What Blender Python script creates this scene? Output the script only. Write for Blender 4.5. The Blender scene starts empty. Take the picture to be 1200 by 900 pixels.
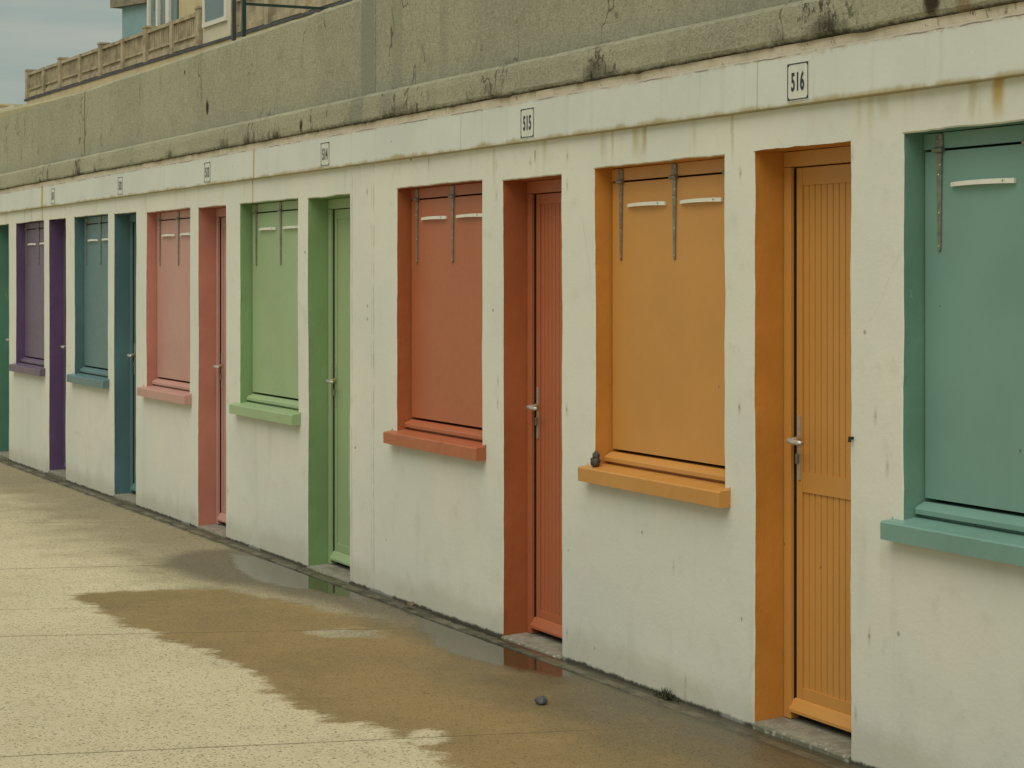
import bpy, bmesh, math, random
import numpy as np
from mathutils import Vector, noise
random.seed(7)
R = math.radians
scene = bpy.context.scene
COL = scene.collection

# ------------------------------------------------------------------ node helpers
class E:
    """a node socket with arithmetic"""
    def __init__(s, nt, sock): s.nt, s.s = nt, sock
    def _m(s, op, *a, clamp=False):
        n = s.nt.nodes.new('ShaderNodeMath'); n.operation = op; n.use_clamp = clamp
        for i, v in enumerate((s,) + a):
            if isinstance(v, E): s.nt.links.new(v.s, n.inputs[i])
            else: n.inputs[i].default_value = v
        return E(s.nt, n.outputs[0])
    def __add__(s, o): return s._m('ADD', o)
    def __radd__(s, o): return s._m('ADD', o)
    def __sub__(s, o): return s._m('SUBTRACT', o)
    def __rsub__(s, o): return (s * -1) + o
    def __mul__(s, o): return s._m('MULTIPLY', o)
    def __rmul__(s, o): return s._m('MULTIPLY', o)
    def abs(s): return s._m('ABSOLUTE')
    def max(s, o): return s._m('MAXIMUM', o)
    def min(s, o): return s._m('MINIMUM', o)
    def step(s, a, b, c=0.0, d=1.0):
        n = s.nt.nodes.new('ShaderNodeMapRange'); n.interpolation_type = 'SMOOTHSTEP'
        s.nt.links.new(s.s, n.inputs[0])
        if a > b: a, b, c, d = b, a, d, c
        for i, v in enumerate((a, b, c, d)): n.inputs[i + 1].default_value = v
        return E(s.nt, n.outputs[0])

class G:
    def __init__(g, name):
        g.mat = bpy.data.materials.new(name); g.mat.use_nodes = True
        g.nt = g.mat.node_tree; g.nt.nodes.clear()
        g.out = g.nt.nodes.new('ShaderNodeOutputMaterial')
        g.b = g.nt.nodes.new('ShaderNodeBsdfPrincipled')
        g.nt.links.new(g.b.outputs[0], g.out.inputs[0])
        geo = g.nt.nodes.new('ShaderNodeNewGeometry')
        g.pos = geo.outputs['Position']
        sep = g.nt.nodes.new('ShaderNodeSeparateXYZ'); g.nt.links.new(g.pos, sep.inputs[0])
        g.x, g.y, g.z = (E(g.nt, o) for o in sep.outputs)
    def noise(g, scale, detail=4, rough=.55, stretch=None, offset=(0, 0, 0)):
        n = g.nt.nodes.new('ShaderNodeTexNoise'); n.inputs['Scale'].default_value = scale
        n.inputs['Detail'].default_value = detail; n.inputs['Roughness'].default_value = rough
        m = g.nt.nodes.new('ShaderNodeMapping'); g.nt.links.new(g.pos, m.inputs[0])
        m.inputs['Scale'].default_value = stretch or (1, 1, 1); m.inputs['Location'].default_value = offset
        g.nt.links.new(m.outputs[0], n.inputs['Vector'])
        return E(g.nt, n.outputs[0])
    def voro(g, scale, feature='F1', stretch=None):
        n = g.nt.nodes.new('ShaderNodeTexVoronoi'); n.feature = feature
        n.inputs['Scale'].default_value = scale
        m = g.nt.nodes.new('ShaderNodeMapping'); g.nt.links.new(g.pos, m.inputs[0])
        m.inputs['Scale'].default_value = stretch or (1, 1, 1)
        g.nt.links.new(m.outputs[0], n.inputs['Vector'])
        sp = g.nt.nodes.new('ShaderNodeSeparateColor'); g.nt.links.new(n.outputs['Color'], sp.inputs[0])
        return E(g.nt, n.outputs['Distance']), E(g.nt, sp.outputs[0]), E(g.nt, sp.outputs[1])
    def attr(g, name):
        n = g.nt.nodes.new('ShaderNodeAttribute'); n.attribute_name = name
        return E(g.nt, n.outputs['Fac'])
    def mix(g, f, a, b):
        n = g.nt.nodes.new('ShaderNodeMix'); n.data_type = 'RGBA'
        if isinstance(f, E): g.nt.links.new(f.s, n.inputs[0])
        else: n.inputs[0].default_value = f
        for i, v in ((6, a), (7, b)):
            if isinstance(v, tuple): n.inputs[i].default_value = v[:3] + (1,)
            else: g.nt.links.new(v, n.inputs[i])
        return n.outputs[2]
    def set(g, color=None, rough=None, spec=None, metal=None):
        for k, v in (('Base Color', color), ('Roughness', rough), ('Specular IOR Level', spec), ('Metallic', metal)):
            if v is None: continue
            if isinstance(v, E): g.nt.links.new(v.s, g.b.inputs[k])
            elif isinstance(v, tuple): g.b.inputs[k].default_value = v[:3] + (1,)
            elif isinstance(v, (int, float)): g.b.inputs[k].default_value = v
            else: g.nt.links.new(v, g.b.inputs[k])
        return g.mat
    def bump(g, h, strength=.5, dist=.01):
        n = g.nt.nodes.new('ShaderNodeBump'); n.inputs['Distance'].default_value = dist
        if isinstance(strength, E): g.nt.links.new(strength.s, n.inputs['Strength'])
        else: n.inputs['Strength'].default_value = strength
        g.nt.links.new(h.s, n.inputs['Height']); g.nt.links.new(n.outputs[0], g.b.inputs['Normal'])
    def streak(g, x0, w, ztop, length, seed=0.0):
        """a run-down stain: ragged vertical band under a leak at x0"""
        wob = g.noise(3.0, 3, .6, (1, 1, 2.2), (seed, 0, 0)) - .5
        d = (g.x - x0 + wob * (w * .9)).abs()
        lat = d.step(w * .5, w * .12)
        ver = (g.z - (ztop - length)).step(0, length * .75)
        return lat * ver * (g.z - ztop).step(.004, 0.0)

# ------------------------------------------------------------------ materials
def m_masonry():
    g = G('white_masonry_paint')
    n1, n2 = g.noise(1.3, 5), g.noise(9, 5, .65)
    col = g.mix(n1.step(.35, .7), (.70, .685, .582), (.64, .645, .562))
    col = g.mix(n2.step(.52, .75) * .35, col, (.50, .49, .38))
    drip = g.noise(3.2, 5, .62, (1.6, 1, .16))                      # faint run marks all over the lower wall
    col = g.mix(drip.step(.53, .72) * (g.z).step(.86, .70) * .30, col, (.42, .42, .33))
    drip2 = g.noise(22, 3, .6, (1.6, 1, .05), (9, 0, 0))
    col = g.mix(drip2.step(.60, .78) * .10, col, (.43, .42, .33))
    yel = g.noise(5, 3, .6, (1.5, 1, .12), (4.2, 0, 0))           # ochre runs under the fascia
    col = g.mix(yel.step(.55, .74) * (g.z + (n2 * .16)).step(2.02, 2.16) * .55, col, (.45, .36, .13))
    for x0, w, zt, L, k, c in [(-6.675, .05, 2.112, .15, .7, (.42, .33, .09)), (-6.75, .06, 2.112, .15, .5, (.45, .38, .15)),
                            (-6.93, .03, 2.112, .15, .5, (.45, .38, .14)), (-4.635, .075, 2.112, .14, .85, (.46, .30, .05)),
                            (-4.76, .06, 2.112, .14, .5, (.46, .38, .15)), (-6.06, .03, 2.112, .20, .5, (.42, .36, .14)),
                            (-5.19, .10, 2.112, .10, .35, (.42, .38, .2)), (-11.264, .03, 2.112, .3, .8, (.45, .26, .06)),
                            (-16.58, .045, 2.112, .25, .9, (.45, .25, .05)), (-8.0, .04, 2.112, .22, .4, (.45, .38, .18)),
                            (-7.60, .012, 2.075, .07, .9, (.06, .055, .04)), (-8.72, .02, 2.112, .08, .5, (.3, .27, .16))]:
        col = g.mix(g.streak(x0, w, zt, L, x0) * k, col, c)
    # mould climbing from the ground
    edge = g.z - (g.x + 9.5) * .0045 - g.noise(2.6, 6, .7) * .2
    col = g.mix(edge.step(.07, -.04) * .36, col, (.40, .36, .23))
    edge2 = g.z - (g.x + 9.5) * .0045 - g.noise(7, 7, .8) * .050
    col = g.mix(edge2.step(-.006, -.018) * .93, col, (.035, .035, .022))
    # chips, rust spots and nail holes
    d, r1, r2 = g.voro(5.5)
    spot = d.step(.065, .03) * r1.step(.80, .82)
    col = g.mix(spot * .75, col, (.09, .07, .045))
    d, r1, r2 = g.voro(13, stretch=(1, 1, .45))
    spot = (d + g.noise(60, 2) * .1).step(.13, .07) * r1.step(.90, .905)
    col = g.mix(spot * .85, col, (.13, .07, .035))
    grime = g.noise(38, 5, .7, (1, 1, .5)); zone = g.noise(2.3, 3)
    col = g.mix(grime.step(.63, .75) * zone.step(.52, .7) * .5, col, (.25, .23, .16))
    # rust marks from old hooks and hinges beside the openings
    rag = (g.noise(55, 4, .75, (1, 1, .4)) - .5) * .020
    k = None
    for mx_, mz_ in [(-7.967, 1.098), (-7.967, 1.01), (-7.317, 0.121), (-7.317, 1.019), (-6.014, 1.1), (-6.382, 0.098), (-6.382, 0.033), (-5.165, 0.968), (-5.227, 1.119), (-6.008, 1.905), (-7.975, 2.031), (-7.975, 1.903), (-7.643, 2.029), (-7.309, 2.033), (-7.309, 1.923), (-5.349, 1.934), (-13.73, 0.646), (-13.795, 1.087), (-11.726, 0.813), (-11.726, 0.279), (-14.433, 1.032), (-9.708, 0.923), (-9.485, 1.974), (-5.331, 0.174), (-6.468, 0.493), (-6.801, 0.945), (-5.258, 0.435)]:
        ddx = (g.x - mx_) * 1.0; ddz = (g.z - mz_) * .34
        dd = (ddx * ddx + ddz * ddz)._m('SQRT') + rag
        k = dd if k is None else k.min(dd)
    col = g.mix(k.step(.015, .001) * .35, col, (.33, .27, .15))
    col = g.mix(k.step(.0035, -.001) * .75, col, (.07, .04, .02))
    # joints and hairline cracks
    hc = (g.noise(.8, 2, .45, (1, 1, .5), (31, 0, 0)) - .5).abs()
    col = g.mix(hc.step(.0035, .001) * g.noise(1.6, 3, .5, (1, 1, 1), (8, 0, 0)).step(.50, .60) * .10, col, (.22, .20, .14))
    patch = g.noise(1.5, 2, .4, (1, 1, .8), (15, 0, 0))
    col = g.mix(patch.step(.565, .585) * .30, col, (.66, .66, .585))
    wv = g.noise(14, 4, .6, (0, 0, 1)) - .5
    for x0, w in ((-9.69, .004), (-9.394, .005), (-9.42, .0025)):
        k = (g.x - x0 + wv * .02).abs().step(w, w * .3)
        col = g.mix(k * (g.noise(5, 3, .5, (1, 1, 2))).step(.35, .6) * .7, col, (.16, .15, .10))
    g.set(col, .78, .25)
    g.bump(n2 * .5 + g.noise(70, 3) * .16 + g.noise(240, 2) * .06, .45, .008)
    return g.mat

def m_fascia():
    g = G('white_fascia_paint')
    n = g.noise(2, 5)
    col = g.mix(n.step(.35, .7), (.64, .65, .58), (.58, .595, .54))
    dr = g.noise(18, 3, .6, (1.5, 1, .08))
    col = g.mix(dr.step(.56, .72) * .25, col, (.47, .46, .38))
    yel = g.noise(6, 4, .65, (1, 1, .3))
    col = g.mix((g.z - yel * .06).step(2.105, 2.08) * .9, col, (.36, .29, .13))
    gr = g.noise(30, 4, .7)
    col = g.mix((g.z + gr * .05).step(2.29, 2.312) * .65, col, (.50, .40, .29))
    crk = (g.z - 2.279 + (g.noise(7, 5, .7, (1, 1, 0)) - .5) * .016).abs().step(.0035, .001) * g.noise(3, 4, .6, (1, 1, 0), (5, 0, 0)).step(.45, .55)
    col = g.mix(crk * .8, col, (.16, .13, .09))
    d, r1, r2 = g.voro(9)
    col = g.mix(d.step(.06, .03) * r1.step(.85, .86) * .7, col, (.12, .10, .07))
    d, r1, r2 = g.voro(6, stretch=(1, 1, .5))
    col = g.mix((d + g.noise(50, 2) * .12).step(.15, .06) * r1.step(.86, .87) * .9, col, (.10, .06, .03))
    for x0, w, c in ((-11.174, .02, (.45, .26, .06)), (-16.50, .05, (.42, .22, .04)), (-5.866, .004, (.3, .27, .2)), (-8.3, .003, (.3, .27, .2)), (-13.0, .004, (.3, .27, .2))):
        col = g.mix((g.x - x0 + (g.noise(9, 2, .5, (0, 0, 1)) - .5) * .01).abs().step(w, w * .3) * .75, col, c)
    g.set(col, .6, .3)
    g.bump(g.noise(40, 3) + n * .6, .2, .005)
    return g.mat

def m_mortar():
    g = G('pinkish_mortar')
    n = g.noise(18, 5, .7)
    col = g.mix(n.step(.35, .7), (.66, .585, .46), (.56, .49, .38))
    col = g.mix(g.noise(45, 4, .7, (1, 1, .4)).step(.60, .70) * .8, col, (.08, .06, .04))
    g.set(col, .9, .2); g.bump(n, .5, .006)
    return g.mat

def m_concrete():
    g = G('roughcast_concrete')
    big, mid = g.noise(.9, 5, .6), g.noise(6, 5, .65)
    grain = g.noise(62, 5, .85)
    col = g.mix(big.step(.35, .68), (.49, .472, .325), (.41, .40, .285))
    col = g.mix(mid.step(.5, .75) * .4, col, (.27, .26, .185))
    col = g.mix(grain.step(.525, .60) * .50, col, (.24, .228, .16))
    col = g.mix(grain.step(.47, .40) * .5, col, (.60, .58, .44))
    # smoother patched bands
    pw = g.noise(5, 3, .6, (1, 1, .6)) - .5
    for x0, w, k in ((-9.54, .10, .75), (-9.16, .07, .45), (-8.6, .06, .3)):
        col = g.mix((g.x - x0 + pw * .07).abs().step(w, w * .75) * k, col, (.31, .31, .235))
    # black mould: on the band above the fascia, dense at its lower edge
    wob = g.noise(1.9, 5, .65, (1, 1, .4), (2.5, 0, 0))
    fine = g.noise(38, 7, .85, (1, 1, .55)); med = g.noise(11, 6, .8, (1, 1, .5), (6, 0, 0))
    band = (g.z).step(2.50, 2.42)
    low = (g.z + (fine - .5) * .16 + (med - .5) * .26 - (wob - .5) * .22)
    col = g.mix(low.step(2.36, 2.325) * (wob + (med - .5) * .5).step(.50, .64) * .62, col, (.055, .048, .032))
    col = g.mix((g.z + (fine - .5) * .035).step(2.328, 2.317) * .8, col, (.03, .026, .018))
    col = g.mix((wob * .8 + med * .9 + fine * .7).step(1.33, 1.40) * band * .80, col, (.040, .036, .026))
    tall = g.noise(4.5, 5, .7, (1.3, 1, .42), (11, 0, 0))
    col = g.mix((tall + fine * .6).step(.985, 1.10) * .72, col, (.09, .08, .055))
    crk = (g.noise(1.7, 4, .6, (1, 1, .5), (21, 0, 0)) - .5).abs()
    col = g.mix(crk.step(.006, .002) * wob.step(.5, .58) * .7, col, (.10, .09, .06))
    col = g.mix((g.z).step(2.60, 2.45) * band.step(1, 0) * .3, col, (.30, .305, .25))
    # pale worn top edge, rust line
    col = g.mix((g.z + fine * .03).step(2.968, 2.985) * .8, col, (.50, .45, .26))
    for x0, w, z0, k in ((-15.3, .02, 2.46, .85), (-12.35, .012, 2.62, .5), (-4.75, .05, 2.2, .55)):
        col = g.mix((g.x - x0 + pw * .02).abs().step(w, w * .3) * (g.z - z0).step(0, .05) * k, col, (.27, .13, .035))
    for x0, z0, r in ((-12.22, 2.60, .04), (-12.7, 2.86, .014), (-10.35, 2.36, .03), (-4.9, 2.37, .05)):
        dd = ((g.x - x0) * (g.x - x0) + (g.z - z0) * (g.z - z0) * .45)._m('SQRT') + (fine - .5) * r
        col = g.mix(dd.step(r, r * .4) * .95, col, (.04, .025, .015))
    g.set(col, .95, .1)
    g.bump(grain * 1.4 + g.noise(170, 3, .7) * .5 + mid * .2, .9, .012)
    return g.mat

def m_paint(name, c, rough=.5, masonry=False, worn=.0):
    g = G(name)
    n = g.noise(2.2, 5); f = g.noise(28, 5, .7)
    kk = .88 if masonry else .96
    dk = tuple(v * kk for v in c); lt = tuple(min(1, v * 1.03 + .006) for v in c)
    col = g.mix(n.step(.35, .68), lt, dk)
    gr = g.noise(9, 5, .7, (1, 1, .35))
    col = g.mix(gr.step(.62, .82) * (.35 if masonry else .12), col, tuple(v * .55 + .02 for v in c))
    d, r1, r2 = g.voro(11)
    col = g.mix((d + f * .08).step(.11, .06) * r1.step(.93, .935) * .8, col, (.07, .05, .035))
    if worn:
        w = g.noise(6, 6, .75, (1, 1, .5), (3, 1, 0))
        col = g.mix(w.step(.70, .712) * worn, col, (.50, .44, .30))
    g.set(col, f.step(.2, .8, rough - .07, rough + .1), .4)
    if masonry: g.bump(g.noise(16, 5, .65, (1, 1, .8)) * .6 + f * .4 + g.noise(120, 3) * .12, .38, .008)
    else: g.bump(g.noise(5, 3) * .7 + g.noise(150, 2, .5, (1, 1, .2)) * .12, .12, .006)
    return g.mat

def m_plain(name, c, rough=.5, metal=0.0, var=.2, scale=25, spec=.5):
    g = G(name)
    n = g.noise(scale, 5, .65)
    col = g.mix(n.step(.35, .7), c, tuple(v * (1 - var) for v in c))
    g.set(col, n.step(.2, .8, max(.05, rough - .08), min(1, rough + .1)), spec, metal)
    g.bump(n, .15, .004)
    return g.mat

def m_step():
    g = G('worn_step_concrete')
    n = g.noise(9, 6, .7)
    col = g.mix(n.step(.38, .66), (.27, .255, .20), (.17, .16, .12))
    f = g.noise(40, 5, .7)
    col = g.mix(f.step(.58, .66) * .5, col, (.38, .32, .25))
    col = g.mix((g.y + f * .02).step(.014, .004) * .6, col, (.13, .125, .075))
    col = g.mix((f + n).step(1.08, 1.18) * (g.y).step(.06, -.01) * .8, col, (.45, .43, .36))
    g.set(col, .85, .2); g.bump(n + f * .4, .5, .008)
    return g.mat

def m_kerb():
    g = G('damp_kerb_concrete')
    n, f = g.noise(5, 6, .7), g.noise(30, 5, .7)
    col = g.mix(n.step(.38, .64), (.125, .112, .070), (.05, .045, .028))
    col = g.mix(f.step(.55, .7) * .6, col, (.03, .03, .018))
    g.set(col, n.step(.3, .7, .35, .8), .4); g.bump(f + n, .6, .008)
    return g.mat

def m_ground():
    g = G('promenade_concrete')
    big, mid = g.noise(.55, 5, .6), g.noise(3.2, 5, .65)
    col = g.mix(big.step(.33, .68), (.575, .502, .325), (.51, .443, .29))
    col = g.mix(mid.step(.48, .72) * .40, col, (.42, .35, .21))
    # exposed aggregate
    d, r1, r2 = g.voro(95)
    col = g.mix(d.step(.50, .36) * r1.step(.62, .72) * .72, col, (.20, .165, .095))
    col = g.mix(d.step(.50, .36) * r2.step(.78, .86) * .6, col, (.74, .68, .50))
    d2, q1, q2 = g.voro(60)
    col = g.mix(d2.step(.36, .25) * q1.step(.78, .84) * .75, col, (.13, .11, .07))
    # a dull, darker strip along the wall further off
    far = (g.y + (mid - .5) * .7 + (g.noise(1.1, 4) - .5) * .6).step(-1.25, -.30)
    farc = g.mix(d.step(.5, .34) * r1.step(.55, .68), (.255, .218, .135), (.12, .10, .062))
    col = g.mix(far * .92, col, farc)
    rag = (g.noise(4, 7, .75, (1, .65, 1)) - .5) * .42 + (g.noise(22, 6, .8, (1, .6, 1)) - .5) * .13
    soft = (g.attr('wet2') + (g.noise(3, 4, .55) - .5) * .16 + (g.noise(16, 4, .6) - .5) * .04).step(.07, -.12)
    col = g.mix(soft * .9, col, g.mix(d.step(.5, .34) * r1.step(.55, .68), (.135, .108, .066), (.075, .060, .036)))
    wet = (g.attr('wet') + rag).step(.035, -.05)
    wcol = g.mix(g.noise(1.8, 5, .65).step(.35, .68), (.275, .198, .085), (.225, .166, .072))
    wcol = g.mix(d.step(.50, .34) * r1.step(.55, .68) * .55, wcol, (.10, .072, .034))
    wcol = g.mix(d.step(.46, .32) * r2.step(.86, .92) * .5, wcol, (.36, .29, .16))
    wcol = g.mix(g.noise(8, 6, .75, (1, 1, 1), (5, 0, 0)).step(.56, .66) * .5, wcol, (.31, .235, .11))
    wcol = g.mix(g.noise(14, 5, .75, (.6, 1, 1), (7, 0, 0)).step(.64, .69) * .5, wcol, (.075, .055, .03))
    soak = (g.y + (mid - .5) * .35 + (g.noise(9, 4) - .5) * .1).step(-.50, -.16)
    soak = soak.max((g.y + (mid - .5) * .5 + (g.noise(9, 4) - .5) * .14).step(-.85, -.25) * (g.x + mid).step(-7.6, -6.2) * .8)
    soak = soak * (g.x + mid * .7).step(-11.1, -10.2)
    wcol = g.mix(soak * .82, wcol, g.mix(d.step(.5, .3) * r1.step(.5, .7), (.082, .068, .040), (.045, .037, .021)))
    wcol = g.mix(soak * d.step(.46, .30) * r2.step(.85, .92) * .6, wcol, (.21, .175, .11))
    col = g.mix(wet, col, wcol)
    pud = (g.attr('pud') + (g.noise(7, 5, .65) - .5) * .16).step(.03, -.06)
    # the concrete's pour joints
    for (x1, y1), (x2, y2), w in (((-13.18, -1.04), (-12.82, -.2), .006), ((-11.03, -1.49), (-10.81, -.73), .006),
                              ((-8.91, -1.93), (-8.71, -1.37), .0055), ((-6.63, -2.4), (-6.34, -1.28), .005), ((-9.62, -1.7), (-9.42, -1.1), .003),
                              ((-16.0, -1.0), (-15.7, 0), .008)):
        L = math.hypot(x2 - x1, y2 - y1); nx, ny = (y2 - y1) / L, -(x2 - x1) / L
        dist = ((g.x - x1) * nx + (g.y - y1) * ny + (g.noise(6, 3) - .5) * .02).abs()
        col = g.mix(dist.step(w * 1.7, w * .5) * (g.noise(4, 3)).step(.25, .5) * (g.y + wet * .4).step(.3, -.1) * .8, col, (.10, .08, .045))
    # debris stains, dark line under the wall
    col = g.mix((g.noise(2.6, 6, .8, (1, 1, 1), (3, 3, 0))).step(.66, .74) * .4, col, (.12, .10, .06))
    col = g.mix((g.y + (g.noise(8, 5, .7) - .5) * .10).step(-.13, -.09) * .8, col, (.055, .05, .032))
    col = g.mix(pud * .85, col, (.042, .034, .018))
    fine = d.step(.5, .1)
    rough = wet * (-.20) + .92
    rough = rough - (soak * wet).max(soft) * .32
    rough = rough * (pud * -1 + 1) + pud * .035
    g.set(col, rough, (soak * wet).max(soft) * .3 + .2)
    g.bump(fine * .5 + g.noise(60, 4, .7) * .6 + mid * .4, (pud * -1 + 1) * (wet * -.05 + .55), .006)
    return g.mat

M = {}
M['wall'] = m_masonry(); M['fascia'] = m_fascia(); M['mortar'] = m_mortar(); M['concrete'] = m_concrete()
M['step'] = m_step(); M['kerb'] = m_kerb(); M['ground'] = m_ground()
M['hinge'] = m_plain('weathered_zinc', (.30, .285, .24), .5, .55, .35, 40)
M['screw'] = m_plain('screw_steel', (.62, .60, .52), .35, .7)
M['alu'] = m_plain('brushed_aluminium', (.58, .56, .49), .42, .55, .25)
M['grip'] = m_plain('white_plastic', (.78, .76, .66), .4, 0, .08)
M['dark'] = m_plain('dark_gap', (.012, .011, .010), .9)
M['iron'] = m_plain('rusted_iron', (.03, .025, .02), .8, .2)
M['enamel'] = m_plain('white_enamel', (.66, .66, .56), .3, 0, .1)
M['navy'] = m_plain('navy_enamel', (.018, .028, .045), .35, 0, .3)
M['brass'] = m_plain('brass', (.50, .36, .12), .35, .8)
M['stone'] = m_plain('grey_stone', (.085, .078, .07), .85, 0, .5, 60)
M['slate'] = m_plain('slate_pebble', (.07, .072, .078), .6, 0, .4, 60)
M['leaf'] = m_plain('dead_leaf', (.16, .11, .05), .8, 0, .4, 60)
M['moss'] = m_plain('dark_moss', (.05, .055, .022), .95, 0, .5, 60)
M['green_steel'] = m_plain('dark_green_steel', (.018, .045, .030), .4, .1)
M['grey_steel'] = m_plain('grey_blue_steel', (.055, .065, .065), .45, .2)
M['cream'] = m_plain('cream_render', (.60, .50, .29), .8, 0, .14, 2)
M['pale_cream'] = m_plain('pale_cream_render', (.66, .60, .44), .8, 0, .12, 2)
M['balus'] = m_plain('weathered_balustrade', (.48, .405, .26), .9, 0, .45, 2.2)
M['gutter'] = m_plain('grey_gutter', (.075, .075, .075), .6, 0, .3, 2)
M['teal_wall'] = m_plain('teal_render', (.24, .37, .385), .8, 0, .12, 2)
M['white_frame'] = m_plain('white_window_paint', (.74, .72, .62), .5, 0, .08)
M['slab'] = m_plain('grey_slab', (.28, .25, .17), .9, 0, .5, 3)
def m_glass():
    g = G('sky_lit_glass')
    n = g.noise(.6, 3)
    return g.set(g.mix(n.step(.35, .65), (.10, .155, .155), (.13, .19, .185)), .06, .8)
M['glass'] = m_glass()

# ------------------------------------------------------------------ mesh helpers
def link(name, bm, mat, parent=None, smooth=False, bev=0.0):
    """link a bmesh given in world coordinates as ONE mesh object under parent"""
    if bev:
        es = [e for e in bm.edges if len(e.link_faces) == 2 and e.calc_face_angle(0) > .6]
        bmesh.ops.bevel(bm, geom=es, offset=bev, segments=2, affect='EDGES', profile=.6)
    me = bpy.data.meshes.new(name)
    o = bpy.data.objects.new(name, me)
    off = parent.get('_w', None) if parent is not None else None
    origin = Vector(off) if off is not None else Vector((0, 0, 0))
    if parent is None:
        c = [v.co.copy() for v in bm.verts]
        lo = Vector([min(v[i] for v in c) for i in range(3)]); hi = Vector([max(v[i] for v in c) for i in range(3)])
        origin = Vector(((lo.x + hi.x) / 2, (lo.y + hi.y) / 2, lo.z)); o.location = origin
    else:
        o.parent = parent
    bmesh.ops.translate(bm, vec=-origin, verts=bm.verts)
    bmesh.ops.recalc_face_normals(bm, faces=bm.faces)
    bm.to_mesh(me); bm.free()
    if smooth:
        for p in me.polygons: p.use_smooth = True
    me.materials.append(mat)
    o['_w'] = tuple(origin)
    COL.objects.link(o)
    return o

def empty(name, loc, label, cat, group=None):
    o = bpy.data.objects.new(name, None); o.location = loc; o['_w'] = tuple(loc)
    o.empty_display_size = .1
    COL.objects.link(o); tag(o, label, cat, group); return o

def tag(o, label=None, cat=None, group=None, kind=None):
    if label: o['label'] = label
    if cat: o['category'] = cat
    if group: o['group'] = group
    if kind: o['kind'] = kind

def box(bm, x0, x1, y0, y1, z0, z1):
    vs = [bm.verts.new((x, y, z)) for z in (z0, z1) for y in (y0, y1) for x in (x0, x1)]
    for f in ((0, 1, 3, 2), (4, 6, 7, 5), (0, 4, 5, 1), (2, 3, 7, 6), (0, 2, 6, 4), (1, 5, 7, 3)):
        bm.faces.new([vs[i] for i in f])
    return vs

def prism(bm, pts, y0, y1):
    """polygon in x,z extruded along y"""
    a = [bm.verts.new((x, y0, z)) for x, z in pts]; b = [bm.verts.new((x, y1, z)) for x, z in pts]
    bm.faces.new(a); bm.faces.new(b[::-1]); n = len(pts)
    for i in range(n): bm.faces.new((a[i], a[(i + 1) % n], b[(i + 1) % n], b[i]))

def tube(bm, pts, r, seg=10):
    pts = [Vector(p) for p in pts]; rings = []
    rr = r if isinstance(r, (list, tuple)) else [r] * len(pts)
    for i, p in enumerate(pts):
        t = (pts[min(i + 1, len(pts) - 1)] - pts[max(i - 1, 0)]).normalized()
        u = t.orthogonal().normalized() if i == 0 else (u - t * u.dot(t)).normalized()
        w = t.cross(u)
        rings.append([bm.verts.new(p + (u * math.cos(k * 2 * math.pi / seg) + w * math.sin(k * 2 * math.pi / seg)) * rr[i]) for k in range(seg)])
    for a, b in zip(rings, rings[1:]):
        for k in range(seg): bm.faces.new((a[k], a[(k + 1) % seg], b[(k + 1) % seg], b[k]))
    bm.faces.new(rings[0][::-1]); bm.faces.new(rings[-1])

def nz(x, y, z): return noise.noise(Vector((x, y, z)))

def ticks(a, b, step, must=()):
    t = sorted(set([a, b] + [m for m in must if a < m < b]))
    out = [t[0]]
    for p, q in zip(t, t[1:]):
        n = max(1, round((q - p) / step))
        out += [p + (q - p) * k / n for k in range(1, n + 1)]
    return out

# ------------------------------------------------------------------ the wall of one hut with hand-rendered openings
RD = .0045
def wave(x, z): return .004 * nz(x * 1.3, 3.1, z * 1.3) + .0012 * nz(x * 7, 1.7, z * 7)
def jit(a, t): return .0042 * nz(a * 3.3, 7.7, t * 5) + .0024 * nz(a * 3.3, 2.2, t * 26) + .006 * max(0, nz(a * 5.1, 9.2, t * 13) - .42)

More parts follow.
